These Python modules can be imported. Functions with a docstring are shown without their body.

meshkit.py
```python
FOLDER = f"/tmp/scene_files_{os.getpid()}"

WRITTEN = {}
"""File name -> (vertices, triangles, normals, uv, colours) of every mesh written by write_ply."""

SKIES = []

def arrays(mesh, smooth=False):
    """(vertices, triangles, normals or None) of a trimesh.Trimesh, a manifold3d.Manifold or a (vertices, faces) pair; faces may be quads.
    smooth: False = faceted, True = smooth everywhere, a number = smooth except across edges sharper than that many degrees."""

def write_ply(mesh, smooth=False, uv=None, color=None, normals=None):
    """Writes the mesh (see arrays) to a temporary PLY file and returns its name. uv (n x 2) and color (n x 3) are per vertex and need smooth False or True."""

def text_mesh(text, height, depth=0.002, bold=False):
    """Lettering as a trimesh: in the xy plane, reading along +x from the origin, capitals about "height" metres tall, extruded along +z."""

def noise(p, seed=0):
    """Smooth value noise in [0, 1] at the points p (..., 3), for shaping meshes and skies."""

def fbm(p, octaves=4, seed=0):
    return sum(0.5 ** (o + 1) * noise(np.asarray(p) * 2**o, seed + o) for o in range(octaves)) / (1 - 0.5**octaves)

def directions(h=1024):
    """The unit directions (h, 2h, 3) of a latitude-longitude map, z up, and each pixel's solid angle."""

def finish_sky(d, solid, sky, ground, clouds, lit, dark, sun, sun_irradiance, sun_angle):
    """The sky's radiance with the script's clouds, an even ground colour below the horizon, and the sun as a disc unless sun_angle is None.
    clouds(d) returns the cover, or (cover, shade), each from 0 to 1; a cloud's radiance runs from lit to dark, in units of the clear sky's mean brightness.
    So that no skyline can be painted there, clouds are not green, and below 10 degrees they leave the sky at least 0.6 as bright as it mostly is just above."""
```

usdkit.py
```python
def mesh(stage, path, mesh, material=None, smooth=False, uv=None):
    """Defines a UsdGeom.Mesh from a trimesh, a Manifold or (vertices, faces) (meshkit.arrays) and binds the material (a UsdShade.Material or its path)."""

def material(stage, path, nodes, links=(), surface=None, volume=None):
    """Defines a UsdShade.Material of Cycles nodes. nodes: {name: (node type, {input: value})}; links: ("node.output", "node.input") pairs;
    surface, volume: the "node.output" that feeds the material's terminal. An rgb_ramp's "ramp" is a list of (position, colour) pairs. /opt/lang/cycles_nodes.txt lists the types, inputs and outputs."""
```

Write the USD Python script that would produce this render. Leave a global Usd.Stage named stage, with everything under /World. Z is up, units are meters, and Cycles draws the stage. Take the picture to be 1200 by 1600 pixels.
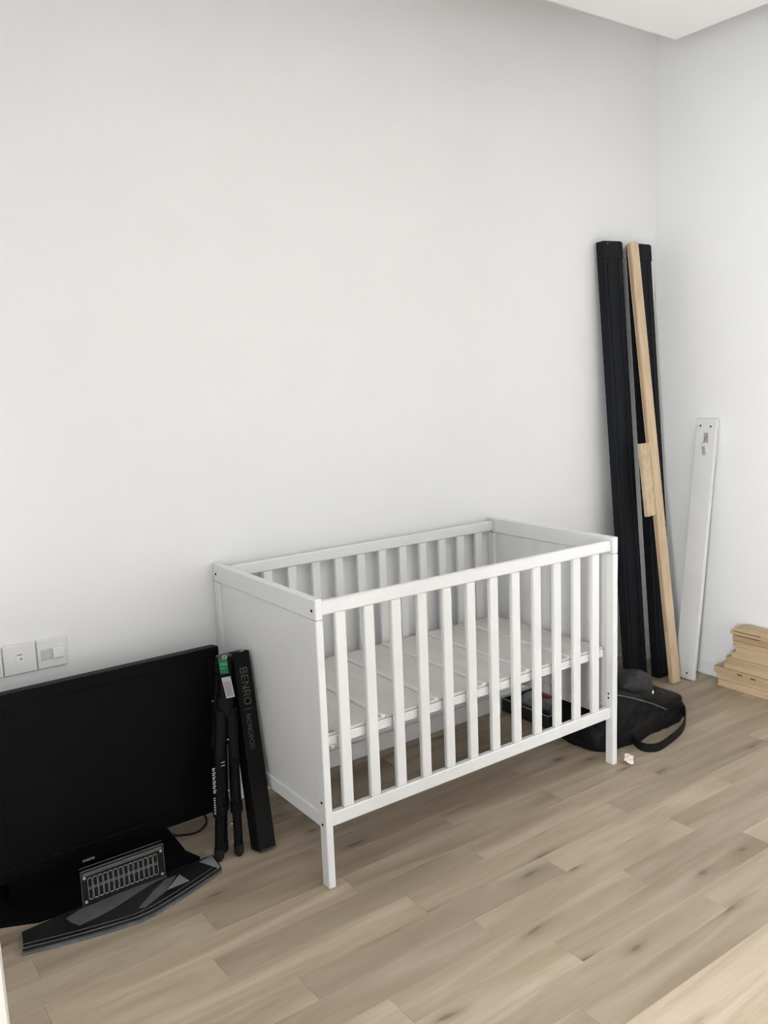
import math, random
import numpy as np
import trimesh
from shapely.geometry import Polygon
from pxr import Gf, Sdf, Usd, UsdGeom, UsdLux, UsdShade
import usdkit, meshkit

# ------------------------------------------------------------------ camera, light, exposure
stage = Usd.Stage.CreateInMemory()
UsdGeom.SetStageUpAxis(stage, 'Z')
UsdGeom.SetStageMetersPerUnit(stage, 1.0)
UsdGeom.Xform.Define(stage, '/World')
UsdGeom.Scope.Define(stage, '/World/Looks')

EYE = np.array([-1.13497728, -1.94145181, 1.43184907])
RIGHT = np.array([0.81213444, -0.58222713, -0.03806859])
DOWN = np.array([-0.12162491, -0.10511757, -0.98699426])
FWD = np.array([0.57065316, 0.80620212, -0.15618292])
FOCAL_PX = 1343.4146
EXPOSURE = 0.08
cam = UsdGeom.Camera.Define(stage, '/World/camera')
cam.AddTransformOp().Set(Gf.Matrix4d(*RIGHT, 0, *(-DOWN), 0, *(-FWD), 0, *EYE, 1))
cam.CreateHorizontalApertureAttr(36.0)
cam.CreateVerticalApertureAttr(48.0)
cam.CreateFocalLengthAttr(36.0 * FOCAL_PX / 1200)
cam.CreateClippingRangeAttr(Gf.Vec2f(0.05, 100))
cam.CreateExposureAttr(EXPOSURE)

# room: x from XL to XR, y from YF to YB, openings for two unseen windows and the doorway where the camera stands
XL, XR, YF, YB = -1.042, 2.298, -3.6, 0.662
XH = -2.4                                # unseen hall wall, keeps outside light out
ZC, ZD = 2.88, 2.70                      # ceiling, dropped ceiling panel
WIN_R = (-3.25, -1.85, 0.35, 1.55)       # y0, y1, z0, z1 of the unseen window in the right wall
WIN_H = (-2.65, -1.30, 0.35, 2.25)       # y0, y1, z0, z1 of the unseen hall window that lights left-facing sides


def rect_light(name, pos, normal, w, h, power, color):
    n = np.array(normal, float)
    z = -n                               # a RectLight shines along its -z
    y = np.array([0, 0, 1.0])
    x = np.cross(y, z); x = x/np.linalg.norm(x); y = np.cross(z, x)
    L = UsdLux.RectLight.Define(stage, '/World/' + name)
    L.AddTransformOp().Set(Gf.Matrix4d(*x, 0, *y, 0, *z, 0, *pos, 1))
    L.CreateWidthAttr(w)
    L.CreateHeightAttr(h)
    L.CreateIntensityAttr(power)
    L.CreateColorAttr(Gf.Vec3f(*color))


rect_light('daylight_right', (XR + 0.18, (WIN_R[0] + WIN_R[1]) / 2, (WIN_R[2] + WIN_R[3]) / 2), (-1, 0, 0), 1.4, 1.2, 38.0, (0.94, 0.97, 1.0))  # out of view, placed and sized to light the back wall from the right
rect_light('daylight_hall', (XH - 0.18, (WIN_H[0] + WIN_H[1]) / 2, (WIN_H[2] + WIN_H[3]) / 2), (1, 0, 0), 1.35, 1.9, 37.5, (0.94, 0.97, 1.0))  # unseen hall source, placed to light the right wall and left-facing sides
dome = UsdLux.DomeLight.Define(stage, '/World/sky')
dome.CreateIntensityAttr(1.0)
dome.CreateColorAttr(Gf.Vec3f(0.95, 0.98, 1.0))


# ------------------------------------------------------------------ helpers: materials
def principled(name, color, rough=0.5, spec=0.5, **kw):
    p = {"base_color": color, "roughness": rough, "specular_ior_level": spec, **kw}
    return usdkit.material(stage, '/World/Looks/' + name, {"p": ("principled_bsdf", p)}, [], surface="p.BSDF")


def textured(name, c0, c1, scale, stretch, rough=0.5, spec=0.4, bump=0.0, bump_scale=None, detail=5, coord='object', lo=0.3, hi=0.7):
    nodes = {
        "t": ("texture_coordinate", {}),
        "oi": ("object_info", {}),
        "m1": ("math", {"math_type": "multiply", "value2": 37.0}),
        "cx": ("combine_xyz", {}),
        "va": ("vector_math", {"math_type": "add"}),
        "mp": ("mapping", {"scale": stretch}),
        "n": ("noise_texture", {"scale": scale, "detail": detail, "roughness": 0.6}),
        "r": ("rgb_ramp", {"ramp": [(0, c0), (lo, c0), (hi, c1), (1, c1)]}),
        "p": ("principled_bsdf", {"roughness": rough, "specular_ior_level": spec}),
    }
    links = [("oi.random", "m1.value1"), ("m1.value", "cx.z"), ("m1.value", "cx.x"), ("t." + coord, "mp.vector"), ("mp.vector", "va.vector1"),
             ("cx.vector", "va.vector2"), ("va.vector", "n.vector"), ("n.fac", "r.fac"), ("r.color", "p.base_color")]
    if bump:
        nodes["n2"] = ("noise_texture", {"scale": bump_scale or scale, "detail": 3})
        nodes["b"] = ("bump", {"strength": bump, "distance": 0.002})
        links += [("va.vector", "n2.vector"), ("n2.fac", "b.height"), ("b.normal", "p.normal")]
    return usdkit.material(stage, '/World/Looks/' + name, nodes, links, surface="p.BSDF")


def plank_material(name, dark, light, tint):
    d = [a * tint for a in dark]
    l = [a * tint for a in light]
    nodes = {
        "t": ("texture_coordinate", {}),
        "oi": ("object_info", {}),
        "m1": ("math", {"math_type": "multiply", "value2": 91.0}),
        "m2": ("math", {"math_type": "multiply", "value2": 53.0}),
        "cx": ("combine_xyz", {}),
        "va": ("vector_math", {"math_type": "add"}),
        "mpa": ("mapping", {"scale": (0.9, 8.0, 1.0)}),
        "na": ("noise_texture", {"scale": 1.5, "detail": 4, "roughness": 0.5, "distortion": 0.8}),
        "ra": ("rgb_ramp", {"ramp": [(0, d), (0.30, d), (0.68, l), (1, l)]}),
        "mpb": ("mapping", {"scale": (7.0, 130.0, 1.0)}),
        "nb": ("noise_texture", {"scale": 1.6, "detail": 3, "roughness": 0.6}),
        "rb": ("rgb_ramp", {"ramp": [(0, (0.80, 0.78, 0.75)), (0.36, (0.945, 0.935, 0.925)), (0.58, (1, 1, 1)), (1, (1.0, 1.0, 1.0))]}),
        "mul": ("mix", {"mix_type": "multiply", "fac": 1.0}),
        "mpk": ("mapping", {"scale": (2.6, 9.0, 1.0)}),
        "nk": ("noise_texture", {"scale": 3.0, "detail": 2}),
        "nks": ("vector_math", {"math_type": "scale", "scale": 0.22}),
        "vk0": ("vector_math", {"math_type": "add"}),
        "vk": ("voronoi_texture", {"dimensions": "2D", "scale": 1.0}),
        "sk": ("separate_color", {}),
        "gk": ("math", {"math_type": "greater_than", "value2": 0.68}),
        "rk": ("rgb_ramp", {"ramp": [(0, (1, 1, 1)), (0.03, (1, 1, 1)), (0.07, (0.45, 0.45, 0.45)), (0.17, (0.1, 0.1, 0.1)), (0.3, (0, 0, 0)), (1, (0, 0, 0))]}),
        "mk": ("math", {"math_type": "multiply"}),
        "mk2": ("math", {"math_type": "multiply", "value2": 0.75}),
        "mix": ("mix", {"mix_type": "mix", "color2": (0.10, 0.075, 0.05)}),
        "bp": ("bump", {"strength": 0.12, "distance": 0.0006}),
        "p": ("principled_bsdf", {"roughness": 0.48, "specular_ior_level": 0.35}),
    }
    links = [("oi.random", "m1.value1"), ("oi.random", "m2.value1"), ("m1.value", "cx.x"), ("m2.value", "cx.y")]
    for mp in ("mpa", "mpb", "mpk"):
        links.append(("va.vector", mp + ".vector"))
    links += [("t.object", "va.vector1"), ("cx.vector", "va.vector2"),
              ("mpa.vector", "na.vector"), ("na.fac", "ra.fac"), ("mpb.vector", "nb.vector"), ("nb.fac", "rb.fac"),
              ("ra.color", "mul.color1"), ("rb.color", "mul.color2"),
              ("mpk.vector", "nk.vector"), ("nk.color", "nks.vector1"), ("mpk.vector", "vk0.vector1"), ("nks.vector", "vk0.vector2"),
              ("vk0.vector", "vk.vector"), ("vk.color", "sk.color"), ("sk.r", "gk.value1"), ("vk.distance", "rk.fac"),
              ("rk.color", "mk.value1"), ("gk.value", "mk.value2"), ("mk.value", "mk2.value1"), ("mk2.value", "mix.fac"),
              ("mul.color", "mix.color1"), ("mix.color", "p.base_color"), ("nb.fac", "bp.height"), ("bp.normal", "p.normal")]
    return usdkit.material(stage, '/World/Looks/' + name, nodes, links, surface="p.BSDF")


M = {}
M['wall'] = textured('wall_paint', (0.785, 0.785, 0.78), (0.805, 0.805, 0.80), 3.0, (1, 1, 1), 0.75, 0.2, 0.08, 160)
M['sidewall'] = principled('left_wall_paint', (0.80, 0.80, 0.79), 0.75, 0.2)
M['ceiling'] = principled('ceiling_paint', (0.88, 0.88, 0.875), 0.85, 0.2)
M['baseboard'] = principled('baseboard_white', (0.78, 0.78, 0.77), 0.45, 0.4)
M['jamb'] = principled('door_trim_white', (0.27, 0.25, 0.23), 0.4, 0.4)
M['crib'] = textured('crib_white_lacquer', (0.70, 0.70, 0.695), (0.75, 0.75, 0.745), 2.0, (1, 1, 1), 0.33, 0.45)
M['slat'] = textured('crib_base_board', (0.60, 0.57, 0.545), (0.69, 0.665, 0.64), 3.0, (6, 1, 1), 0.5, 0.3)
M['hole'] = principled('dark_hole', (0.006, 0.006, 0.006), 0.7, 0.1)
M['tv'] = principled('tv_gloss_black', (0.0045, 0.0045, 0.005), 0.45, 0.06)
M['screen'] = principled('tv_screen_black', (0.005, 0.005, 0.0055), 0.5, 0.05)
M['logo'] = principled('logo_silver', (0.42, 0.42, 0.43), 0.4, 0.5)
M['glossbase'] = textured('stand_dark_glass', (0.010, 0.010, 0.010), (0.018, 0.018, 0.017), 6.0, (1, 1, 1), 0.22, 0.3)
M['edge'] = textured('stand_edge_clear_grey', (0.06, 0.065, 0.066), (0.15, 0.155, 0.16), 14.0, (1, 1, 1), 0.25, 0.5)
M['film'] = textured('protective_film', (0.055, 0.06, 0.055), (0.10, 0.11, 0.10), 22.0, (1, 1, 1), 0.4, 0.5)
M['filmlight'] = textured('protective_film_crease', (0.16, 0.165, 0.165), (0.26, 0.265, 0.27), 22.0, (1, 1, 1), 0.4, 0.5)
M['rib'] = principled('clear_rib_highlight', (0.33, 0.33, 0.335), 0.25, 0.6)
M['neckback'] = principled('clear_neck_dark', (0.012, 0.012, 0.012), 0.25, 0.3)
M['blackrubber'] = principled('black_rubber', (0.010, 0.010, 0.010), 0.55, 0.2)
M['tripod'] = principled('tripod_black', (0.005, 0.005, 0.0055), 0.45, 0.10)
M['tripodgrey'] = principled('tripod_dark_grey', (0.035, 0.035, 0.037), 0.4, 0.4)
M['steel'] = principled('bright_steel', (0.62, 0.62, 0.62), 0.3, 0.5, metallic=0.8)
M['green'] = textured('tag_green', (0.010, 0.125, 0.055), (0.014, 0.15, 0.068), 60, (1, 1, 1), 0.5, 0.3)
M['greenlight'] = principled('tag_print_pale_green', (0.07, 0.30, 0.16), 0.5, 0.3)
M['label'] = principled('label_white', (0.40, 0.40, 0.41), 0.6, 0.3)
M['labelprint'] = textured('label_print_grey', (0.20, 0.20, 0.215), (0.34, 0.34, 0.355), 200, (1, 1, 1), 0.6, 0.2)
M['box'] = textured('box_black_card', (0.006, 0.006, 0.006), (0.008, 0.008, 0.008), 6, (1, 1, 1), 0.5, 0.10)
M['boxedge'] = principled('box_worn_edge', (0.10, 0.10, 0.10), 0.6, 0.3)
M['boxtext'] = principled('box_print_grey', (0.085, 0.075, 0.065), 0.5, 0.3)
M['darkplank'] = textured('dark_slate_board', (0.0075, 0.009, 0.0115), (0.012, 0.0135, 0.0165), 2.5, (10, 10, 1), 0.5, 0.11)
M['pine'] = textured('pine_batten', (0.50, 0.36, 0.225), (0.64, 0.50, 0.355), 4.0, (14, 14, 1.2), 0.55, 0.3)
M['pinedark'] = textured('pine_batten_side', (0.40, 0.265, 0.14), (0.53, 0.37, 0.215), 4.0, (14, 14, 1.2), 0.55, 0.3)
M['osb'] = textured('pressed_wood_block', (0.44, 0.33, 0.20), (0.64, 0.51, 0.36), 45.0, (1, 1, 0.5), 0.7, 0.2)
M['stack'] = [textured('stack_pine_%s' % n, a, b, 3.0, (10, 1.0, 24), 0.6, 0.25) for n, a, b in
              (('pale', (0.44, 0.32, 0.195), (0.56, 0.43, 0.285)), ('honey', (0.39, 0.27, 0.155), (0.52, 0.385, 0.24)), ('warm', (0.345, 0.23, 0.13), (0.47, 0.33, 0.195)))]
M['knotwood'] = principled('pine_knot', (0.17, 0.10, 0.05), 0.6, 0.2)
M['whiteboardp'] = textured('white_shelf_board', (0.66, 0.655, 0.645), (0.72, 0.715, 0.705), 5, (1, 1, 1), 0.4, 0.4)
M['residue'] = textured('label_residue', (0.30, 0.30, 0.29), (0.42, 0.42, 0.41), 30, (1, 1, 1), 0.7, 0.2)
M['bag'] = textured('bag_black_nylon', (0.005, 0.005, 0.0055), (0.009, 0.009, 0.010), 9, (1, 1, 1), 0.55, 0.15, 0.25, 300)
M['bagsheen'] = textured('bag_dark_grey_nylon', (0.007, 0.0075, 0.008), (0.012, 0.013, 0.0145), 9, (1, 1, 1), 0.5, 0.35, 0.25, 300)
M['zip'] = principled('bag_zip_grey', (0.06, 0.063, 0.067), 0.4, 0.5)
M['greycloth'] = textured('grey_mesh_cloth', (0.045, 0.052, 0.058), (0.085, 0.093, 0.10), 20, (1, 1, 1), 0.8, 0.2)
M['whitebtn'] = principled('white_plastic', (0.75, 0.75, 0.74), 0.4, 0.4)
M['paper'] = textured('crumpled_tissue', (0.66, 0.60, 0.52), (0.76, 0.71, 0.63), 40, (1, 1, 1), 0.85, 0.1)
M['greystuff'] = textured('folded_grey_cloth', (0.10, 0.10, 0.105), (0.30, 0.30, 0.31), 18, (1, 1, 1), 0.8, 0.1)
M['pink'] = textured('pink_fabric', (0.42, 0.055, 0.115), (0.58, 0.10, 0.18), 30, (1, 1, 1), 0.7, 0.2)
M['switch'] = principled('switch_plate_white', (0.74, 0.735, 0.725), 0.35, 0.45)
M['switchgrey'] = principled('switch_rocker_grey', (0.55, 0.555, 0.545), 0.35, 0.45)
M['switchlight'] = principled('switch_rocker_light', (0.78, 0.775, 0.76), 0.35, 0.45)
M['slot'] = principled('socket_slot_dark', (0.12, 0.12, 0.12), 0.6, 0.2)
M['sticker'] = textured('warning_sticker', (0.25, 0.10, 0.10), (0.6, 0.5, 0.48), 220, (1, 1, 1), 0.6, 0.2)
M['underlay'] = principled('floor_underlay', (0.10, 0.08, 0.06), 0.9, 0.1)
M['sill'] = principled('window_frame_white', (0.75, 0.75, 0.75), 0.4, 0.4)
M['glass'] = usdkit.material(stage, '/World/Looks/window_glass', {
    "f": ("fresnel", {"IOR": 1.45}), "a": ("transparent_bsdf", {}), "g": ("glossy_bsdf", {"roughness": 0.02, "color": (1, 1, 1)}), "m": ("mix_closure", {})},
    [("f.fac", "m.fac"), ("a.BSDF", "m.closure1"), ("g.BSDF", "m.closure2")], surface="m.closure")
M['clear'] = principled('smoky_plastic', (0.022, 0.025, 0.028), 0.25, 0.5)
M['trayrim'] = principled('tray_rim_grey', (0.28, 0.29, 0.30), 0.35, 0.5)
PLANK = [plank_material('oak_plank_%s' % w, (0.292, 0.226, 0.156), (0.440, 0.362, 0.276), t) for w, t in
         (('mid', 1.0), ('pale', 1.10), ('deep', 0.86), ('soft', 1.04), ('warm', 0.92), ('light', 1.10))]

# ------------------------------------------------------------------ helpers: shapes
def cham_box(lo, hi, c=0.0015):
    """A box with chamfered edges."""
    lo, hi = np.array(lo, float), np.array(hi, float)
    c = min(c, 0.45 * float((hi - lo).min()))
    if c <= 0:
        return trimesh.creation.box(bounds=[lo, hi])
    pts = []
    for sx in (0, 1):
        for sy in (0, 1):
            for sz in (0, 1):
                s = np.array([sx, sy, sz])
                corner = np.where(s, hi, lo)
                inn = np.where(s, -c, c)
                for k in range(3):
                    q = corner + inn
                    q[k] = corner[k]
                    pts.append(q)
    return trimesh.convex.convex_hull(np.array(pts))


def hull(pts):
    return trimesh.convex.convex_hull(np.array(pts, float))


def frame_box(o, ex, ey, ez, size, c=0.0015):
    """A chamfered box of size (along ex, ey, ez) with its corner at o."""
    m = cham_box((0, 0, 0), size, c)
    A = np.stack([ex, ey, ez], 1)
    m.vertices = m.vertices @ A.T + np.array(o)
    if np.linalg.det(A) < 0:
        m.invert()
    return m


def prism(poly, z0, z1):
    m = trimesh.creation.extrude_polygon(Polygon(poly), z1 - z0)
    m.apply_translation((0, 0, z0))
    return m


def tube(pts, r, n=10, closed=False):
    pts = np.array(pts, float)
    rs = np.broadcast_to(np.array(r, float), (len(pts),))
    if closed:
        t = np.roll(pts, -1, 0) - np.roll(pts, 1, 0)
    else:
        t = np.gradient(pts, axis=0)
    t /= np.linalg.norm(t, axis=1, keepdims=True)
    ref = np.array([0, 0, 1.0]) if abs(t[0, 2]) < 0.9 else np.array([1.0, 0, 0])
    V, u = [], ref
    for p, d, rr in zip(pts, t, rs):
        u = u - d * (u @ d)
        u /= np.linalg.norm(u)
        w = np.cross(d, u)
        a = np.linspace(0, 2 * np.pi, n, endpoint=False)
        V.append(p + rr * (np.cos(a)[:, None] * u + np.sin(a)[:, None] * w))
    V = np.vstack(V)
    F = []
    k = len(pts)
    for i in range(k if closed else k - 1):
        j = (i + 1) % k
        for q in range(n):
            a, b = i * n + q, i * n + (q + 1) % n
            c, d = j * n + q, j * n + (q + 1) % n
            F += [[a, b, d], [a, d, c]]
    if not closed:
        V = np.vstack([V, pts[0], pts[-1]])
        for q in range(n):
            F.append([len(V) - 2, (q + 1) % n, q])
            F.append([len(V) - 1, (k - 1) * n + q, (k - 1) * n + (q + 1) % n])
    m = trimesh.Trimesh(V, F, process=False)
    return m


def strap(pts, w, th, up=(0, 0, 1.0)):
    """A flat band along pts: w wide along 'up', th thick sideways."""
    pts = np.array(pts, float)
    t = np.gradient(pts, axis=0)
    t /= np.linalg.norm(t, axis=1, keepdims=True)
    V = []
    up = np.array(up, float)
    ups = np.broadcast_to(up, pts.shape)
    for p, d, u0 in zip(pts, t, ups):
        s = np.cross(d, u0)
        s /= np.linalg.norm(s)
        u = np.cross(s, d)
        for a, b in ((-1, -1), (1, -1), (1, 1), (-1, 1)):
            V.append(p + s * a * th / 2 + u * b * w / 2)
    F = []
    for i in range(len(pts) - 1):
        for q in range(4):
            a, b = i * 4 + q, i * 4 + (q + 1) % 4
            F += [[a, b, b + 4], [a, b + 4, a + 4]]
    e = (len(pts) - 1) * 4
    F += [[0, 2, 1], [0, 3, 2], [e, e + 1, e + 2], [e, e + 2, e + 3]]
    m = trimesh.Trimesh(np.array(V), F, process=False)
    m.fix_normals()
    return m


def spline(ctrl, n=40):
    from scipy.interpolate import CubicSpline
    c = np.array(ctrl, float)
    s = np.r_[0, np.cumsum(np.linalg.norm(np.diff(c, axis=0), axis=1))]
    return CubicSpline(s, c)(np.linspace(0, s[-1], n))


def lettering(text, height, o, ex, ey, depth=0.0006, bold=False):
    m = meshkit.text_mesh(text, height, depth, bold)
    ex, ey = np.array(ex, float), np.array(ey, float)
    ex /= np.linalg.norm(ex)
    ey /= np.linalg.norm(ey)
    ez = np.cross(ex, ey)
    m.vertices = m.vertices @ np.stack([ex, ey, ez], 1).T + np.array(o)
    return m


def on_plane_y(u, v, y):
    d = RIGHT * (u - 600) / FOCAL_PX + DOWN * (v - 800) / FOCAL_PX + FWD
    return EYE + d * (y - EYE[1]) / d[1]


def join(*ms):
    return trimesh.util.concatenate(list(ms))


used = {}
def numbered(parent, name):
    k = used.setdefault(parent, {})
    n = k.get(name, 0)
    k[name] = n + 1
    return name if n == 0 else '%s_%03d' % (name, n)


class Thing:
    def __init__(self, name, label, cat, base=(0, 0, 0), group=None, kind=None):
        self.path = '/World/' + numbered('/World', name)
        self.base = np.array(base, float)
        x = UsdGeom.Xform.Define(stage, self.path)
        x.AddTranslateOp().Set(Gf.Vec3d(*map(float, self.base)))
        self.prim = x.GetPrim()
        tag(self.prim, label, cat, group, kind)

    def part(self, name, mesh, mat, parent=None, label=None, smooth=30):
        up = parent or self.path
        p = up + '/' + numbered(up, name)
        m = mesh.copy()
        m.vertices = np.array(m.vertices) - self.base
        g = usdkit.mesh(stage, p, m, mat, smooth=smooth)
        if label:
            g.GetPrim().SetCustomDataByKey('label', label)
        return p


def tag(prim, label, cat, group=None, kind=None):
    for k, v in (('label', label), ('category', cat), ('group', group), ('kind', kind)):
        if v:
            prim.SetCustomDataByKey(k, v)


def struct(name, mesh, mat, label, cat):
    p = '/World/' + numbered('/World', name)
    g = usdkit.mesh(stage, p, mesh, mat, smooth=30)
    tag(g.GetPrim(), label, cat, None, 'structure')
    return p


def B(x0, y0, z0, x1, y1, z1):
    return trimesh.creation.box(bounds=[(x0, y0, z0), (x1, y1, z1)])


# ------------------------------------------------------------------ the room
TH = 0.15
struct('wall_back', B(XL - TH, YB, -0.02, XR + TH, YB + TH, ZC + 0.1), M['wall'], 'plain white painted wall behind the crib', 'wall')
y0, y1, z0, z1 = WIN_R
struct('wall_right', join(B(XR, YF - TH, -0.02, XR + TH, YB, z0), B(XR, YF - TH, z1, XR + TH, YB, ZC + 0.1),
                          B(XR, YF - TH, z0, XR + TH, y0, z1), B(XR, y1, z0, XR + TH, YB, z1)),
       M['wall'], 'white painted right wall behind the stacked pine boards', 'wall')
struct('wall_front', B(XH, YF - TH, -0.02, XR, YF, ZC + 0.1), M['wall'], 'white wall behind the camera', 'wall')
DY = -1.29                                # edge of the doorway where the camera stands
struct('wall_left', join(B(XL - TH, DY, -0.02, XL - 0.012, YB, ZC + 0.1), B(XL - TH, YF, 2.1, XL - 0.012, DY, ZC + 0.1), B(XL - TH, YF, -0.02, XL, -2.6, 2.1)),
       M['sidewall'], 'white left wall beside the doorway', 'wall')
y0, y1, z0, z1 = WIN_H
struct('wall_hall', join(B(XH - TH, YF - TH, -0.02, XH, YB + TH, z0), B(XH - TH, YF - TH, z1, XH, YB + TH, ZC + 0.1), B(XH - TH, YF - TH, z0, XH, y0, z1),
                         B(XH - TH, y1, z0, XH, YB + TH, z1), B(XH, YB, -0.02, XL - TH, YB + TH, ZC + 0.1)),
       M['wall'], 'unseen white wall of the hall beyond the doorway, keeps outside light out', 'wall')  # out of view, closes the doorway side against sky light
struct('ceiling', join(B(XH, YF, ZC, XR, YB, ZC + 0.1), B(XL - 0.012, YF, ZD, 1.968, 0.324, ZD + 0.05)),
       M['ceiling'], 'flat white dropped ceiling panel with a recess along the walls', 'ceiling')
struct('trim', join(cham_box((XL - TH - 0.012, DY - 0.014, -0.0), (XL, DY, 2.1), 0.002), cham_box((XL - 0.012, DY, 0), (XL, DY + 0.07, 2.1), 0.002)),
       M['jamb'], 'pale door jamb at the bottom left edge of the photo', 'door frame')
BH, BT = 0.066, 0.012


def baseboard(name, lo, hi, label):
    struct(name, cham_box(lo, hi, 0.002), M['baseboard'], label, 'baseboard')


baseboard('baseboard_back', (XL, YB - BT, 0), (XR, YB, BH), 'white baseboard along the wall behind the crib')
baseboard('baseboard_right', (XR - BT, YF, 0), (XR, YB - BT, BH), 'white baseboard along the right wall')


def window(name, axis, lo, hi, zz, at, label):
    """A white frame with one mullion and two panes set in the wall."""
    t = Thing(name, label, 'window', (at, lo, zz[0]) if axis == 'y' else (lo, at, zz[0]), kind='structure')

    def bx(a0, a1, c0, c1, h0, h1):
        return cham_box((at + c0, a0, h0), (at + c1, a1, h1), 0.003) if axis == 'y' else cham_box((a0, at + c0, h0), (a1, at + c1, h1), 0.003)
    mid = (lo + hi) / 2
    t.part('window_frame', join(bx(lo, hi, 0, 0.06, zz[0], zz[0] + 0.05), bx(lo, hi, 0, 0.06, zz[1] - 0.05, zz[1]), bx(lo, lo + 0.05, 0, 0.06, zz[0], zz[1]),
                                bx(hi - 0.05, hi, 0, 0.06, zz[0], zz[1]), bx(mid - 0.03, mid + 0.03, 0, 0.06, zz[0], zz[1])), M['sill'])
    for a0, a1 in ((lo + 0.05, mid - 0.03), (mid + 0.03, hi - 0.05)):
        t.part('pane', bx(a0, a1, 0.027, 0.031, zz[0] + 0.05, zz[1] - 0.05), M['glass'], smooth=False)


window('window_1', 'y', WIN_R[0], WIN_R[1], WIN_R[2:], XR + 0.05, 'unseen white framed window in the right wall, lights the back wall')
window('window_2', 'y', WIN_H[0], WIN_H[1], WIN_H[2:], XH - 0.11, 'unseen white framed window in the hall wall behind the camera, lights the right wall')

# floor planks
rng = random.Random(11)
fl = Thing('floor', 'light oak plank floor with visible knots and joints', 'floor', (0, 0, 0), kind='structure')
fl.part('underlay', B(-2.4, YF, -0.03, XR, YB, -0.008), M['underlay'])
ROW, LEN = 0.097, 0.832
KNOWN = {0: -0.33, -1: 0.06, -2: -0.385, -3: 0.153, -4: -0.25, -5: 0.226, -6: -0.12, -7: 0.327, 1: 0.08, 2: 0.257, 3: -0.2, -8: -0.05, -9: 0.2}
TONE = {(-7, 0): 2, (0, 0): 4, (-5, 0): 1, (-3, 1): 2}
r0 = math.ceil((YF - 0.13) / ROW) - 1
for r in range(r0, 7):
    ya = 0.033 + ROW * r
    yb = ya + ROW
    ya, yb = max(ya, YF), min(yb, YB - 0.001)
    if yb - ya < 0.005:
        continue
    off = KNOWN.get(r, rng.uniform(-0.4, 0.4))
    left = XL - TH if r > -14 else -2.0
    k0 = math.floor((left - off) / LEN)
    last = None
    for k in range(k0, 6):
        xa, xb = max(off + k * LEN, left), min(off + (k + 1) * LEN, XR)
        if xb - xa < 0.01:
            continue
        pick = rng.choice([i for i in range(6) if i != last])
        pick = TONE.get((r, k), pick)
        last = pick
        g, c = 0.0002, 0.0005
        bot, top = -0.008, 0.0
        X0, X1, Y0, Y1 = xa + g, xb - g, ya + g, yb - g
        V = [(X0, Y0, bot), (X1, Y0, bot), (X1, Y1, bot), (X0, Y1, bot), (X0, Y0, top - c), (X1, Y0, top - c), (X1, Y1, top - c), (X0, Y1, top - c),
             (X0 + c, Y0 + c, top), (X1 - c, Y0 + c, top), (X1 - c, Y1 - c, top), (X0 + c, Y1 - c, top)]
        F = [(0, 1, 5, 4), (1, 2, 6, 5), (2, 3, 7, 6), (3, 0, 4, 7), (4, 5, 9, 8), (5, 6, 10, 9), (6, 7, 11, 10), (7, 4, 8, 11), (8, 9, 10, 11)]
        V, F = np.array(V, float), np.array(F)
        fl.part('plank', trimesh.Trimesh(V, np.vstack([F[:, [0, 1, 2]], F[:, [0, 2, 3]]]), process=False), PLANK[pick], smooth=False)

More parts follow.
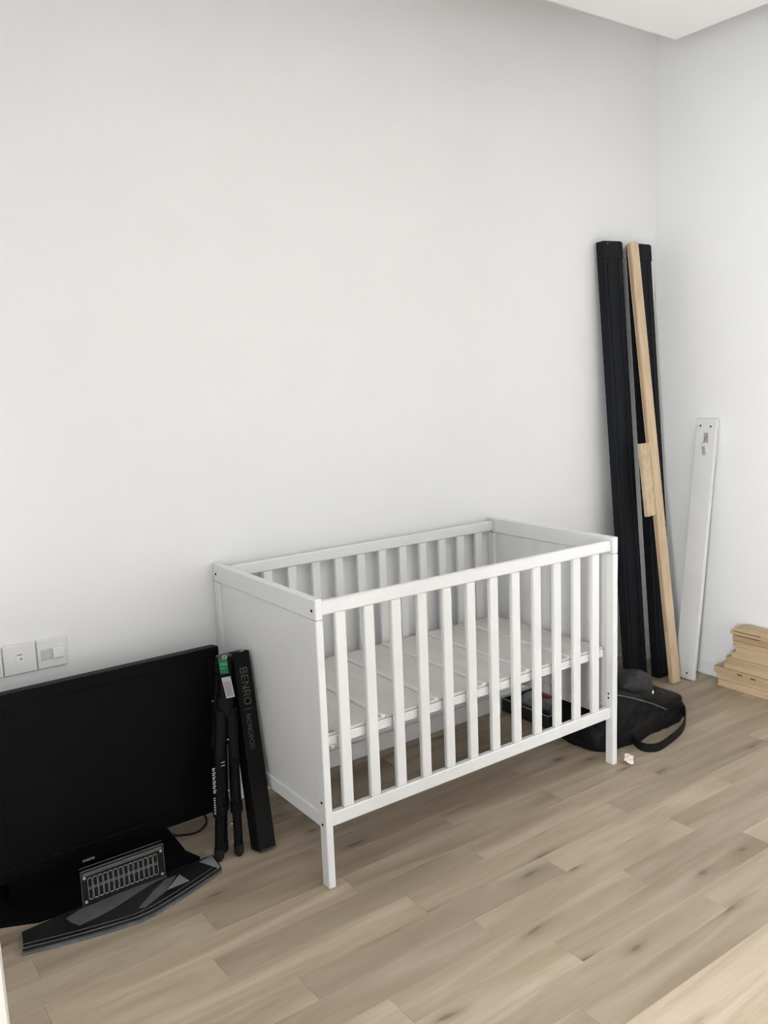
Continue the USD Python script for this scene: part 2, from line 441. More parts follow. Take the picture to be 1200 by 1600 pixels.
# ------------------------------------------------------------------ the crib
CL, CW, CH = 1.24, 0.648, 0.845
PX, PY = 0.0233, 0.0355
cb = Thing('crib', 'white wooden baby crib with slatted sides and solid ends, no mattress', 'crib', (CL / 2, CW / 2, 0))
W = M['crib']
for xo, sgn in ((0, 1), (CL - PX, -1)):
    for yo in (0, CW - PY):
        cb.part('leg', cham_box((xo, yo, 0), (xo + PX, yo + PY, 0.7845), 0.0025), W)
    cb.part('end_top_rail', cham_box((xo, 0, 0.7855), (xo + PX, CW, CH), 0.003), W)
    cb.part('end_bottom_rail', cham_box((xo + 0.001, PY, 0.178), (xo + PX - 0.001, CW - PY, 0.221), 0.002), W)
    pa, pb = (xo + 0.0075, xo + 0.0165)
    cb.part('end_panel', B(pa, PY, 0.221, pb, CW - PY, 0.7855), W)
    face = xo if xo == 0 else xo + PX
    d = -0.0006 if xo == 0 else 0.0006
    for yy in (0.019, CW - 0.019):
        for zz in (0.812, 0.256, 0.190):
            c = trimesh.creation.cylinder(0.0042, 0.0016, sections=14)
            c.apply_transform(trimesh.transformations.rotation_matrix(math.pi / 2, (0, 1, 0)))
            c.apply_translation((face, yy, zz))
            cb.part('bolt_hole', c, M['hole'], label='black bolt hole')
for zz in (0.268, 0.252):
    c = trimesh.creation.cylinder(0.0035, 0.0016, sections=12)
    c.apply_transform(trimesh.transformations.rotation_matrix(math.pi / 2, (0, 1, 0)))
    c.apply_translation((CL - PX, 0.022, zz))
    cb.part('bolt_hole', c, M['hole'], label='black bolt hole')
for (ya, yb) in ((0.011, 0.033), (CW - 0.033, CW - 0.011)):
    cb.part('side_top_rail', cham_box((PX, ya, 0.794), (CL - PX, yb, 0.833), 0.004), W)
    cb.part('side_bottom_rail', cham_box((PX, ya, 0.177), (CL - PX, yb, 0.219), 0.003), W)
    for i in range(12):
        xc = 0.0885 + 0.0957 * i
        ym = (ya + yb) / 2
        cb.part('bar', cham_box((xc - 0.0175, ym - 0.0085, 0.2185), (xc + 0.0175, ym + 0.0085, 0.7945), 0.003), W)
# base: bars, wide boards and raised battens between them
for ya in (0.036, 0.592):
    cb.part('base_bar', cham_box((0.028, ya, 0.405), (1.205, ya + 0.018, 0.4335), 0.002), W)
edges = [0.030, 0.236, 0.438, 0.637, 0.835, 1.035, 1.203]
for i in range(6):
    a = edges[i] + (0.0095 if i else 0)
    b = edges[i + 1] - (0.0095 if i < 5 else 0)
    cb.part('base_board', cham_box((a, 0.038, 0.4350), (b, 0.606, 0.4430), 0.0012), M['slat'])
for x in edges[1:-1]:
    cb.part('base_batten', cham_box((x - 0.0088, 0.038, 0.4345), (x + 0.0088, 0.606, 0.4475), 0.003), W)
cb.part('base_end_bar', cham_box((0.0285, 0.054, 0.405), (0.0465, 0.592, 0.4335), 0.002), W)
cb.part('base_end_bar', cham_box((1.1865, 0.054, 0.405), (1.2045, 0.592, 0.4335), 0.002), W)
cb.part('sticker', B(0.040, 0.040, 0.4428, 0.068, 0.052, 0.4433), M['sticker'], label='small red and white warning sticker')
cb.part('bracket', join(cham_box((0.044, 0.030, 0.401), (0.062, 0.036, 0.409), 0.001), cham_box((0.050, 0.031, 0.395), (0.056, 0.035, 0.402), 0.001)), M['steel'], label='small metal bracket')

# ------------------------------------------------------------------ television and its glass stand
TVX0, TVX1, TVY, TVZ0, TVZ1 = -1.012, -0.0655, 0.500, 0.071, 0.612
tv = Thing('television', 'large black flat screen television standing on the floor against the wall', 'television', ((TVX0 + TVX1) / 2, 0.54, 0))
bz = 0.036
tv.part('body', hull([(x, y, z) for y, i in ((TVY + 0.006, 0.0), (TVY + 0.045, 0.004), (TVY + 0.075, 0.09)) for x in (TVX0 + i, TVX1 - i) for z in (TVZ0 + i, TVZ1 - i)]), M['tv'])
tv.part('bezel', join(cham_box((TVX0, TVY, TVZ0), (TVX1, TVY + 0.008, TVZ0 + bz), 0.002), cham_box((TVX0, TVY, TVZ1 - bz), (TVX1, TVY + 0.008, TVZ1), 0.002),
                      cham_box((TVX0, TVY, TVZ0 + bz), (TVX0 + bz, TVY + 0.008, TVZ1 - bz), 0.002), cham_box((TVX1 - bz, TVY, TVZ0 + bz), (TVX1, TVY + 0.008, TVZ1 - bz), 0.002)), M['tv'])
tv.part('screen', B(TVX0 + bz, TVY + 0.004, TVZ0 + bz, TVX1 - bz, TVY + 0.007, TVZ1 - bz), M['screen'], smooth=False)
# foot: rounded plate on the floor with a wide neck
fp = Polygon([(-0.84, 0.435), (-0.77, 0.405), (-0.70, 0.372), (-0.53, 0.358), (-0.30, 0.366), (-0.226, 0.380), (-0.246, 0.44), (-0.243, 0.51), (-0.240, 0.60), (-0.250, 0.644), (-0.82, 0.644), (-0.838, 0.60)])
tv.part('foot', prism(list(fp.exterior.coords)[:-1], 0.0, 0.012), M['tv'])
tv.part('neck', hull([(x, y, z) for x in (-0.74, -0.33) for y, z in ((0.515, 0.010), (0.60, 0.010), (0.515, 0.12), (0.56, 0.12))]), M['tv'])
tv.part('chin', hull([(x, y, z) for y in (TVY + 0.001, TVY + 0.03) for x, z in ((-0.68, TVZ0 + 0.012), (-0.36, TVZ0 + 0.012), (-0.62, 0.049), (-0.42, 0.049))]), M['tv'])
s = lettering('SAMSUNG', 0.0072, (-0.5385, TVY + 0.0006, 0.0555), (1, 0, 0), (0, 0, 1), 0.0006, True)
# stretch the wide-set wordmark to its real width
s.vertices[:, 0] = -0.5385 + (s.vertices[:, 0] + 0.5385) * (0.036 / max(1e-6, s.vertices[:, 0].max() + 0.5385))
tv.part('logo', s, M['logo'], label='silver lettering')
cable_pts = spline([(-0.262, 0.56, 0.006), (-0.212, 0.543, 0.006), (-0.18, 0.53, 0.006), (-0.144, 0.544, 0.006), (-0.121, 0.568, 0.007), (-0.109, 0.608, 0.010), (-0.118, 0.632, 0.03), (-0.16, 0.60, 0.09)], 40)
tv.part('power_cable', tube(cable_pts, 0.0034, 8), M['blackrubber'])

gs = Thing('television_stand', 'detached dark glass television stand with ribbed clear neck and torn film', 'television stand', (-0.48, 0.27, 0))
front = [(-0.766, 0.253), (-0.70, 0.236), (-0.628, 0.219), (-0.55, 0.204), (-0.481, 0.195), (-0.43, 0.201), (-0.378, 0.215), (-0.29, 0.244), (-0.203, 0.276)]
rear = [(-0.196, 0.352), (-0.38, 0.352), (-0.60, 0.344), (-0.752, 0.328)]
outline = front + rear
gs.part('base_plate', prism(outline, 0.0125, 0.020), M['glossbase'])
sh = Polygon(outline)
gs.part('base_edge', prism(list(sh.buffer(0.0012).exterior.coords)[:-1], 0.0, 0.0085), M['edge'], label='clear grey lower edge')
inner = list(sh.buffer(-0.004).exterior.coords)[:-1]
gs.part('base_core', prism(inner, 0.0085, 0.0125), M['edge'])
rim = [(x, y + 0.001, 0.0205) for x, y in front]
gs.part('edge_bead', tube(spline(rim, 40), 0.0013, 6), M['edge'])
gs.part('edge_bead', tube(spline([(x * 0.985 - 0.007, y + 0.018, 0.0203) for x, y in front], 40), 0.0009, 6), M['edge'])
gs.part('edge_bead', tube([(-0.7655, 0.254, 0.0205), (-0.752, 0.327, 0.0205)], 0.0014, 6), M['edge'])
film = prism([(-0.642, 0.312), (-0.60, 0.330), (-0.352, 0.345), (-0.349, 0.328), (-0.394, 0.322), (-0.443, 0.305), (-0.526, 0.274), (-0.582, 0.262), (-0.622, 0.257), (-0.636, 0.285)], 0.0201, 0.0207)
gs.part('film', film, M['film'], label='crumpled strip of protective film')
gs.part('film', prism([(-0.376, 0.262), (-0.318, 0.314), (-0.308, 0.265)], 0.0209, 0.0215), M['filmlight'], label='pale torn corner of film')
gs.part('film', prism([(-0.245, 0.340), (-0.201, 0.349), (-0.207, 0.275), (-0.214, 0.272)], 0.0201, 0.0208), M['filmlight'], label='pale film at the stand end')
gs.part('film', prism([(-0.455, 0.222), (-0.376, 0.262), (-0.325, 0.318), (-0.36, 0.318), (-0.40, 0.29), (-0.47, 0.232)], 0.0207, 0.0209), M['film'])
# neck with clear ribbed cells
NX0, NX1, NY, NZ0, NZ1 = -0.588, -0.353, 0.334, 0.020, 0.122
gs.part('neck', join(cham_box((NX0, NY, NZ0), (NX1, NY + 0.012, NZ1), 0.003)), M['neckback'])
gs.part('neck_frame', join(tube([(NX0, NY, NZ0), (NX0, NY, NZ1)], 0.0012, 6), tube([(NX1, NY, NZ0), (NX1, NY, NZ1)], 0.0011, 6),
                           tube([(NX0, NY, NZ1), (NX1, NY, NZ1)], 0.0012, 6), tube([(NX0, NY + 0.012, NZ1 + 0.004), (NX1, NY + 0.012, NZ1 + 0.004)], 0.001, 6)), M['edge'])
gs.part('neck_ledge', cham_box((NX0 + 0.004, NY - 0.002, NZ1 - 0.016), (NX1 - 0.004, NY + 0.001, NZ1 - 0.006), 0.001), M['film'])
n = 14
cw = (NX1 - NX0 - 0.034) / n
for i in range(n):
    a = NX0 + 0.017 + i * cw
    b = a + cw * 0.80
    zt, zb, zm = NZ1 - 0.024, NZ0 + 0.016, (NZ0 + NZ1) / 2 - 0.004
    yy = NY - 0.0012
    pts = [(a, zb + 0.002), (a + 0.002, zb), (b - 0.002, zb), (b, zb + 0.002), (b, zt - 0.002), (b - 0.002, zt), (a + 0.002, zt), (a, zt - 0.002)]
    thin = tube([(x, yy, z) for x, z in pts], 0.0006, 5, closed=True)
    cap = tube([(a + 0.001, yy, zt), (b - 0.001, yy, zt)], 0.0011, 6)
    cap2 = tube([(a + 0.0015, yy, zb), (b - 0.0015, yy, zb)], 0.0013, 6)
    mid = join(tube([(a, yy, zm), (b, yy, zm)], 0.0007, 5), tube([(a, yy, zm + 0.005), (b, yy, zm + 0.005)], 0.0007, 5))
    gs.part('rib', join(thin, cap, cap2, mid), M['rib'])
for x in (NX0 + 0.0085, NX1 - 0.0085):
    for z in (NZ0 + 0.012, NZ1 - 0.019):
        c = trimesh.creation.cylinder(0.0042, 0.004, sections=14)
        c.apply_transform(trimesh.transformations.rotation_matrix(math.pi / 2, (1, 0, 0)))
        c.apply_translation((x, NY - 0.001, z))
        gs.part('screw', c, M['rib'])

# ------------------------------------------------------------------ folded tripod with its tags
tp = Thing('tripod', 'folded black camera tripod with green tag leaning on the television', 'tripod', (-0.15, 0.34, 0))
hub = on_plane_y(351.0, 1106, 0.378)
top = on_plane_y(350, 1024, 0.405)
for foot, off in (((-0.182, 0.338, 0.012), (-0.017, -0.008, 0)), ((-0.152, 0.372, 0.012), (-0.002, 0.016, 0)), ((-0.121, 0.326, 0.012), (0.016, -0.006, 0))):
    a, b = np.array(foot), hub + np.array(off)
    at = lambda f: a + (b - a) * f
    lg = tp.part('leg', join(tube([at(0.0), at(0.34)], 0.0135, 12), tube([at(0.30), at(0.66)], 0.0165, 12), tube([at(0.62), at(1.0)], 0.0195, 12)), M['tripod'])
    for f in (0.32, 0.64):
        tp.part('clamp', join(tube([at(f - 0.035), at(f + 0.035)], 0.0192, 12), cham_box(at(f) + (-0.008, -0.022, -0.016), at(f) + (0.008, -0.014, 0.016), 0.002)), M['tripod'], parent=lg)
    tp.part('foot', tube([at(-0.02), at(0.0), at(0.06)], [0.009, 0.0155, 0.0155], 12), M['blackrubber'], parent=lg)
ax = (top - hub) / np.linalg.norm(top - hub)
tp.part('hub', join(tube([hub - ax * 0.02, hub + ax * 0.035], 0.026, 16)), M['tripod'])
tp.part('column', tube([hub, top - ax * 0.03], 0.018, 12), M['tripod'])
tp.part('head', join(tube([top - ax * 0.075, top - ax * 0.02], 0.021, 16), cham_box(top + (-0.024, -0.018, -0.022), top + (0.024, 0.018, -0.004), 0.003)), M['tripod'])
tp.part('head_plate', cham_box(top + (-0.021, -0.017, -0.004), top + (0.021, 0.017, 0.001), 0.0015), M['tripodgrey'])
tp.part('bracket', cham_box(top + (-0.034, -0.016, -0.047), top + (0.003, 0.002, -0.015), 0.002), M['tripod'])
lg2 = tp.part('handle', tube(spline([top + (-0.030, -0.01, -0.05), on_plane_y(337, 1110, 0.40), on_plane_y(334, 1165, 0.385)], 12), 0.0075, 10), M['tripod'])
# silver details
for (u0, v0, u1, v1, y, rr) in ((345.5, 1192, 351, 1190.5, 0.318, 0.0012), (345.8, 1197, 351.5, 1195.5, 0.317, 0.0012)):
    tp.part('ring', tube([on_plane_y(u0, v0, y), on_plane_y(u1, v1, y)], rr, 8), M['steel'], label='short bright metal band')
for (u, v, y) in ((356, 1155.5, 0.326), (357.5, 1235.2, 0.302), (362.3, 1287.3, 0.306), (332.5, 1095.5, 0.40)):
    b = trimesh.creation.icosphere(2, 0.0026)
    b.apply_translation(on_plane_y(u, v, y))
    tp.part('rivet', b, M['steel'], label='small bright rivet')
tp.part('leg_stripe', hull([on_plane_y(u, v, y) for u, v in ((354.5, 1163), (356.5, 1163), (356.5, 1222), (358.5, 1222)) for y in (0.338, 0.341)]), M['tripodgrey'])
for k in range(20):                       # faint pale print running down the outer leg, too small to read
    v = 1200 + k * 3.4 + (6 if k > 11 else 0)
    u = 331.2 + (v - 1200) * 0.055
    wd = (4.4, 3.4, 4.8, 3.8)[k % 4] if k <= 11 else 2.4
    p0, p1 = on_plane_y(u, v, 0.328), on_plane_y(u + wd, v + 1.5, 0.328)
    tp.part('print_mark', frame_box(np.minimum(p0, p1) - (0, 0.0, 0.0005), np.array([1.0, 0, 0]), np.array([0, 1.0, 0]), np.array([0, 0, 1.0]),
                                    (abs(p1 - p0)[0] + 0.001, 0.0008, 0.0036), 0), M['label'])


def card(corners, y, th=0.0012):
    pts = [on_plane_y(u, v, y) for u, v in corners]
    return hull(pts + [p + (0, th, 0) for p in pts])


g = tp.part('tag', card([(341, 1029.5), (354.5, 1028.5), (357.5, 1052), (344.5, 1053.5)], 0.356), M['green'], label='green hang tag')
for v in (1036.5, 1039, 1044.2):
    tp.part('tag_print', card([(343.5, v), (354.5 - (v > 1042) * 3, v - 1), (355 - (v > 1042) * 3, v + 0.6), (343.7, v + 1.6)], 0.3552, 0.0006), M['greenlight'], parent=g)
g = tp.part('tag', card([(347, 1024.5), (354, 1024), (354.5, 1029), (347.5, 1029.5)], 0.3555), M['label'], label='small white tag')
tp.part('tag_print', card([(349, 1026), (352, 1025.8), (352.2, 1027.6), (349.2, 1027.8)], 0.3549, 0.0005), M['hole'], parent=g)
g = tp.part('tag', card([(346, 1059.5), (360, 1056.5), (367.2, 1088.5), (354, 1091.5)], 0.335), M['label'], label='white paper label')
tp.part('tag_print', card([(349.2, 1066), (359.5, 1063.8), (364.8, 1087), (355.2, 1089)], 0.3343, 0.0005), M['labelprint'], parent=g)

# ------------------------------------------------------------------ long black box leaning on the crib end
ezb = np.array([0.0255, 0.2239, 1.0])
ezb /= np.linalg.norm(ezb)
exb = np.array([math.cos(0.0798), math.sin(0.0798), 0])
exb -= ezb * (exb @ ezb)
exb /= np.linalg.norm(exb)
eyb = np.cross(ezb, exb)
wb, lb = 0.0581, 0.6086
ob = np.array([-0.075, 0.2766, 0.0])
ob[2] = 0.001 - min(0, (eyb * 0.0539)[2], (exb * wb)[2], (exb * wb + eyb * 0.0539)[2])
mb = Thing('long_box', 'long black cardboard monopod box leaning against the left end of the crib', 'box', (-0.04, 0.33, 0))
mb.part('carton', frame_box(ob, exb, eyb, ezb, (wb, 0.055, lb), 0.0022), M['box'])
mb.part('lid_flap', frame_box(ob + ezb * (lb - 0.0005) + exb * 0.004 + eyb * 0.004, exb, eyb, ezb, (wb - 0.008, 0.047, 0.0022), 0.0005), M['box'])
mb.part('lid_tab', frame_box(ob + ezb * (lb + 0.0005) + exb * 0.026 - eyb * 0.0004, exb, eyb, ezb, (0.014, 0.008, 0.0022), 0.0005), M['label'], label='pale lid tab')
mb.part('worn_edge', tube([ob + exb * 0.004 + ezb * 0.004 - eyb * 0.0002, ob + exb * (wb - 0.006) + ezb * 0.003 - eyb * 0.0002], 0.0009, 6), M['boxedge'], label='worn pale bottom edge')
# lettering runs down the face, letter tops to the right
ty = exb
tx = -ezb
mb.part('lettering', lettering('BENRO', 0.0255, ob + exb * 0.0165 + ezb * (lb - 0.046) - eyb * 0.0003, tx, ty, 0.0005), M['boxtext'], label='grey lettering')
mb.part('lettering', frame_box(ob + exb * 0.014 + ezb * (lb - 0.176) - eyb * 0.0008, exb, eyb, ezb, (0.026, 0.0008, 0.0018), 0), M['boxtext'])
mb.part('lettering', lettering('MONOPOD', 0.0150, ob + exb * 0.0165 + ezb * (lb - 0.190) - eyb * 0.0003, tx, ty, 0.0005), M['boxtext'], label='grey lettering')

# ------------------------------------------------------------------ wall plates
def plate(x0, x1, label):
    t = Thing('wall_plate', label, 'wall socket', ((x0 + x1) / 2, YB, 0.657))
    t.part('plate', cham_box((x0 + 0.0006, YB - 0.009, 0.613), (x1 - 0.0006, YB + 0.0, 0.7005), 0.002), M['switch'])
    return t


p1 = plate(-0.753, -0.6665, 'white wall plate cut off by the left photo edge')
p2 = plate(-0.6645, -0.578 + 0.006, 'white square wall socket plate with one small port, middle of the row')
p2.part('port', cham_box((-0.6295, YB - 0.0102, 0.641), (-0.6065, YB - 0.008, 0.672), 0.0006), M['switchlight'])
p2.part('slot', B(-0.625, YB - 0.0108, 0.669, -0.611, YB - 0.0098, 0.6715), M['slot'], smooth=False)
p2.part('slot', B(-0.6175, YB - 0.0108, 0.655, -0.6135, YB - 0.0098, 0.660), M['slot'], smooth=False)
p2.part('jack', cham_box((-0.6225, YB - 0.0112, 0.6455), (-0.6125, YB - 0.0098, 0.654), 0.0004), M['switch'])
p3 = plate(-0.570, -0.4835, 'white light switch plate with a two part rocker, right end of the row')
p3.part('recess', B(-0.5605, YB - 0.0094, 0.6385, -0.4925, YB - 0.0085, 0.6715), M['switchgrey'], smooth=False)
p3.part('rocker', hull([(-0.5595, YB - 0.010, 0.6395), (-0.5275, YB - 0.011, 0.6395), (-0.5595, YB - 0.010, 0.6685), (-0.5275, YB - 0.011, 0.6685), (-0.5595, YB - 0.009, 0.6395), (-0.5275, YB - 0.009, 0.6395), (-0.5595, YB - 0.009, 0.6685), (-0.5275, YB - 0.009, 0.6685)]), M['switchgrey'], label='grey half of the rocker')
p3.part('rocker', cham_box((-0.526, YB - 0.014, 0.640), (-0.4935, YB - 0.009, 0.6705), 0.001), M['switchlight'], label='white half of the rocker')

# ------------------------------------------------------------------ leaning timber in the corner
def leaning(bottom, topp, width_dir, w, d):
    """frame for a board: front-left corner line from bottom to topp; width along width_dir, depth backwards."""
    ez = (topp - bottom) / np.linalg.norm(topp - bottom)
    ex = np.array(width_dir, float)
    ex -= ez * (ex @ ez)
    ex /= np.linalg.norm(ex)
    ey = np.cross(ez, ex)
    return ex, ey, ez, float(np.linalg.norm(topp - bottom))


def dark_board(b, t, label, w):
    b, t = np.array(b, float), np.array(t, float)
    ex, ey, ez, L = leaning(b, t, (1, 0, 0), w, 0.045)
    low = min(0, (ey * 0.045)[2], (ex * w)[2], (ex * w + ey * 0.045)[2])
    b = b + (0, 0, 0.001 - low)
    T = Thing('dark_board', label, 'board', (b[0] + w / 2, b[1], 0))
    T.part('core', frame_box(b, ex, ey, ez, (w, 0.045, L), 0.003), M['darkplank'])
    # raised moulding: two ribs and an end block near the top
    T.part('moulding', frame_box(b + ex * 0.016 - ey * 0.004 + ez * 0.01, ex, ey, ez, (0.034, 0.005, L - 0.10), 0.0018), M['darkplank'])
    T.part('moulding', frame_box(b + ex * (w - 0.034) - ey * 0.004 + ez * 0.01, ex, ey, ez, (0.022, 0.005, L - 0.10), 0.0018), M['darkplank'])
    T.part('end_cap', frame_box(b + ez * (L - 0.075) - ey * 0.003, ex, ey, ez, (w, 0.0035, 0.07), 0.0012), M['darkplank'])
    return b, ex, ey, ez, L, T


bb = dark_board((1.934, 0.490, 0.0), (1.872, 0.602, 1.965), 'tall dark slate board leaning on the back wall, nearer the crib', 0.1185)
c = trimesh.creation.icosphere(1, 0.0035)
c.apply_translation(bb[0] + bb[3] * (bb[4] - 0.012) + bb[1] * 0.022 - bb[2] * 0.001)
bb[5].part('pin', c, M['steel'], label='bright pin at the top corner')
dark_board((2.072, 0.440, 0.0), (2.071, 0.603, 1.965), 'tall dark slate board leaning in the room corner behind the pine batten', 0.1185)

b0, t0 = np.array([2.059, 0.352, 0.001]), np.array([2.010, 0.5685, 1.962])
ex, ey, ez, L = leaning(b0, t0, (1, 0, 0), 0.052, 0.026)
b0 = b0 + (0, 0, -min(0, (ey * 0.026)[2], (ex * 0.052)[2]))
pb = Thing('pine_batten', 'long pale pine batten with a short block fixed to its side, leaning on dark boards', 'timber', (2.08, 0.36, 0))
pb.part('batten', frame_box(b0, ex, ey, ez, (0.052, 0.026, L), 0.002), M['pine'])
gl = frame_box(b0 - ex * 0.0006 + ey * 0.010 + ez * 0.24, ex, ey, ez, (0.003, 0.008, L - 0.245), 0.0)  # groove, widened so the batten side reads darker
pb.part('groove', gl, M['pinedark'], label='dark groove along the side')
pb.part('block', frame_box(b0 - ex * 0.058 + ey * 0.006 + ez * 0.775, ex, ey, ez, (0.0575, 0.020, 0.325), 0.0015), M['osb'], label='short pressed wood block')

# white board on the right wall
wb0, wb1 = np.array([2.158, 0.420, 0.0]), np.array([2.276, 0.406, 1.185])
ez = (wb1 - wb0) / np.linalg.norm(wb1 - wb0)
ex = np.array([0, -1.0, 0])
ex -= ez * (ex @ ez)
ex /= np.linalg.norm(ex)
ey = np.cross(ez, ex)
L = float(np.linalg.norm(wb1 - wb0))
wb0 = wb0 + (0, 0, 0.001 - min(0, (ex * 0.1)[2], (ey * 0.02)[2], (ex * 0.1 + ey * 0.02)[2]))
wp = Thing('white_board', 'narrow white shelf board with two screw holes leaning on the right wall', 'board', (2.17, 0.37, 0))
wp.part('panel', frame_box(wb0, ex, ey, ez, (0.1, 0.019, L), 0.0018), M['whiteboardp'])


def spot(a, h, r, mat, name, sx=1.0, label=None):
    c = trimesh.creation.cylinder(r, 0.0012, sections=16)
    c.apply_scale((sx, 1, 1))
    A = np.stack([ex, ez, -ey], 1)
    c.vertices = c.vertices @ A.T + wb0 + ex * a + ez * h
    if np.linalg.det(A) < 0:
        c.invert()
    wp.part(name, c, mat, label=label)


spot(0.020, L - 0.032, 0.0042, M['hole'], 'screw_hole')
spot(0.072, L - 0.034, 0.0042, M['hole'], 'screw_hole')
spot(0.063, 0.028, 0.0042, M['hole'], 'screw_hole')
for (a, h, w_, hh, tw) in ((0.044, L - 0.108, 0.022, 0.045, 0.10), (0.043, L - 0.165, 0.017, 0.042, 0.25)):
    e1 = ex * math.cos(tw) + ez * math.sin(tw)
    e3 = ez * math.cos(tw) - ex * math.sin(tw)
    wp.part('residue', frame_box(wb0 + ex * a + ez * h - ey * 0.0006, e1, ey, e3, (w_, 0.0012, hh), 0), M['residue'], label='grey patch where a label was torn off')
wp.part('residue', tube([wb0 + ex * 0.034 + ez * (L - 0.115) - ey * 0.0005, wb0 + ex * 0.062 + ez * (L - 0.072) - ey * 0.0005], 0.0011, 6), M['slot'], label='thin dark scratch')

# ------------------------------------------------------------------ stack of pine boards by the right wall
bounds = [0.0005, 0.034, 0.062, 0.090, 0.119, 0.147, 0.176, 0.204, 0.228, 0.254, 0.286]
ends = [0.226, 0.232, 0.243, 0.198, 0.189, 0.164, 0.142, 0.153, 0.158, 0.170]
words = ['bottom', 'second', 'third', 'fourth', 'fifth', 'sixth', 'seventh', 'eighth', 'ninth', 'topmost']
rs = random.Random(5)
for i in range(10):
    za, zb = bounds[i], bounds[i + 1] - 0.0009
    xa = 2.200 + rs.uniform(-0.004, 0.004)
    ye = ends[i]
    yend = -0.62 + rs.uniform(-0.05, 0.05)
    lab = ('topmost pine board with rounded end on the stack by the right wall' if i == 9 else
           'bottom pine board of the stack by the right wall, on the floor' if i == 0 else
           '%s pine board from the bottom of the stack by the right wall' % words[i])
    T = Thing('pine_board', lab, 'board', (2.24, (ye + yend) / 2, za), group='pine boards stacked by the right wall')
    prof = [(xa, yend), (2.284, yend), (2.284, ye - 0.012), (2.278, ye - 0.003), (xa + 0.03, ye + rs.uniform(-0.004, 0.0)), (xa + 0.004, ye), (xa, ye - 0.004)]
    m = prism(prof, za, zb)
    if i == 9:
        # bent slat with a rounded nose
        P = [(ye - 0.0, za), (ye + 0.0015, za + 0.010), (ye - 0.004, za + 0.020), (ye - 0.018, zb - 0.003), (ye - 0.040, zb), (yend, zb), (yend, za)]
        m = trimesh.creation.extrude_polygon(Polygon(P), 2.284 - xa)
        v = np.array(m.vertices)
        m = trimesh.Trimesh(np.stack([xa + v[:, 2], v[:, 0], v[:, 1]], 1), m.faces, process=False)
        m.fix_normals()
    T.part('board', m, M['stack'][(0, 2, 1, 0, 0, 1, 0, 1, 0, 0)[9 - i]])
    if i == 2:
        for yk, zk in ((0.118, 0.079), (0.055, 0.077)):
            T.part('knot', frame_box((xa - 0.0006, yk - 0.016, zk - 0.006), np.array([1.0, 0, 0]), np.array([0, 1.0, 0]), np.array([0, 0, 1.0]), (0.002, 0.026, 0.008), 0.0008), M['knotwood'], label='dark knot')
    if i == 9:
        T.part('groove', B(xa - 0.0006, 0.028, za + 0.012, xa + 0.001, ye - 0.016, za + 0.0155), M['knotwood'], label='dark split in the edge')
    if i == 8:
        T.part('groove', B(xa - 0.0006, 0.028, zb - 0.003, xa + 0.001, ye - 0.02, zb), M['knotwood'], label='dark split in the edge')

# ------------------------------------------------------------------ black holdall beside the crib
def soft_box(lo, hi, n=3.2, sub=5, wr=0.006, seed=0, shape=None, zmin=0.001):
    m = trimesh.creation.icosphere(sub)
    d = np.array(m.vertices)
    s = (np.abs(d) ** n).sum(1) ** (-1 / n)
    v = d * s[:, None]
    v = (v + 1) / 2 * (np.array(hi) - lo) + lo
    if shape is not None:
        v = shape(v)
    nn = meshkit.fbm(np.array(v) * 9.0 + seed, 4) if hasattr(meshkit, 'fbm') else np.zeros(len(v))
    c = (np.array(hi) + lo) / 2
    out = (v - c)
    out /= np.linalg.norm(out, axis=1, keepdims=True)
    v = v + out * (np.asarray(nn)[:, None] - float(np.mean(nn))) * wr * 4
    v[:, 2] = np.maximum(v[:, 2], zmin)
    m = trimesh.Trimesh(v, m.faces, process=False)
    return m


def bag_shape(v):
    v = v.copy()
    t = np.clip((v[:, 0] - 1.25) / 0.52, 0, 1)
    h = 0.245 - 0.135 * t ** 1.3
    v[:, 2] = v[:, 2] * h / 0.22
    return v


bg = Thing('holdall', 'black nylon holdall bag with carry strap lying at the right end of the crib', 'bag', (1.5, 0.18, 0))
bd = soft_box((1.246, 0.074, -0.03), (1.790, 0.350, 0.22), 6.0, 5, 0.015, 3.0, bag_shape)
bg.part('body', bd, M['bag'], smooth=True)
fp_ = soft_box((1.43, 0.10, 0.10), (1.62, 0.25, 0.248), 2.5, 4, 0.012, 8.0)
bg.part('end_flap', fp_, M['bagsheen'], smooth=True)
zc = spline([(1.262, 0.090, 0.236), (1.36, 0.082, 0.205), (1.46, 0.076, 0.165), (1.56, 0.072, 0.118), (1.62, 0.070, 0.085)], 30)
bg.part('zip', tube(zc, 0.0035, 8), M['zip'], label='grey zip along the top edge')
sp = spline([(1.735, 0.10, 0.075), (1.742, 0.075, 0.045), (1.690, 0.035, 0.022), (1.575, -0.008, 0.018), (1.482, -0.026, 0.017), (1.423, -0.026, 0.017), (1.394, 0.0, 0.018), (1.40, 0.045, 0.022), (1.425, 0.09, 0.03)], 60)
bg.part('strap', strap(sp, 0.032, 0.005), M['bag'])
bt = trimesh.creation.icosphere(2, 0.006)
bt.apply_scale((0.7, 0.5, 1.3))
bt.apply_translation((1.555, 0.085, 0.17))
bg.part('button', bt, M['whitebtn'], label='small white toggle')
bg.part('side_pocket', soft_box((1.27, 0.17, 0.12), (1.44, 0.32, 0.270), 3.0, 4, 0.010, 1.0), M['greycloth'], smooth=True, label='grey mesh pocket')

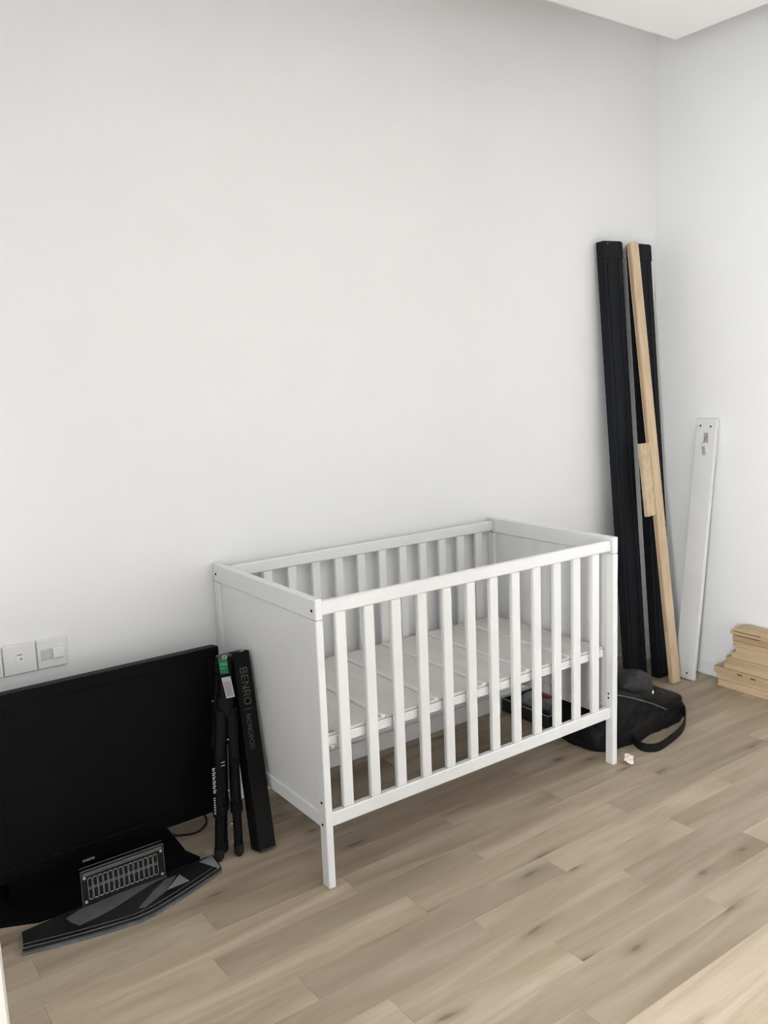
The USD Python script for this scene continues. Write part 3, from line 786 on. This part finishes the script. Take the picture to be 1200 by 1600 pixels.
# ------------------------------------------------------------------ tray with bits and pieces, behind the bag
tr = Thing('plastic_tray', 'low smoky grey plastic tray with pale rim on the floor beyond the crib end', 'tray', (1.45, 0.50, 0))
X0, X1, Y0, Y1, H = 1.272, 1.66, 0.372, 0.640, 0.056
tr.part('tub', join(cham_box((X0, Y0, 0.0005), (X1, Y1, 0.004), 0.001), cham_box((X0, Y0, 0.004), (X0 + 0.003, Y1, H), 0.001), cham_box((X1 - 0.003, Y0, 0.004), (X1, Y1, H), 0.001),
                    cham_box((X0 + 0.003, Y0, 0.004), (X1 - 0.003, Y0 + 0.003, H), 0.001), cham_box((X0 + 0.003, Y1 - 0.003, 0.004), (X1 - 0.003, Y1, H), 0.001)), M['clear'])
tr.part('rim', tube([(X0, Y0, H), (X1, Y0, H), (X1, Y1, H), (X0, Y1, H)], 0.003, 8, closed=True), M['trayrim'])
T = Thing('folded_cloth', 'grey folded cloth heaped in the smoky plastic tray', 'cloth', (1.40, 0.50, 0.006))
T.part('fold', soft_box((1.300, 0.405, 0.0062), (1.54, 0.605, 0.085), 3.0, 4, 0.006, 5.0, None, 0.0048), M['greystuff'], smooth=True)
T = Thing('pink_ribbon', 'crumpled bright pink fabric bit lying on grey cloth in the tray', 'fabric', (1.40, 0.47, 0.09))
pk = trimesh.creation.icosphere(3, 0.030)
pk.vertices = pk.vertices * (1.1, 0.9, 0.62) * (1 + 0.9 * np.asarray(meshkit.fbm(pk.vertices * 40, 3))[:, None] * 0.35)
pk.apply_translation((1.395, 0.478, 0.094))
T.part('fabric', pk, M['pink'], smooth=True)

# crumpled tissue on the floor
pp = trimesh.creation.icosphere(4, 0.019)
nz = np.asarray(meshkit.fbm(pp.vertices * 70 + 4, 3))
pp.vertices = pp.vertices * (1.05, 0.9, 0.72) * (1 + 1.7 * (nz - nz.mean())[:, None])
pp.apply_translation((1.277, -0.022, 0.001 - pp.vertices[:, 2].min()))
T = Thing('crumpled_tissue', 'small crumpled cream tissue on the floor by the right front crib leg', 'tissue', (1.277, -0.022, 0))
T.part('tissue', pp, M['paper'], smooth=40)
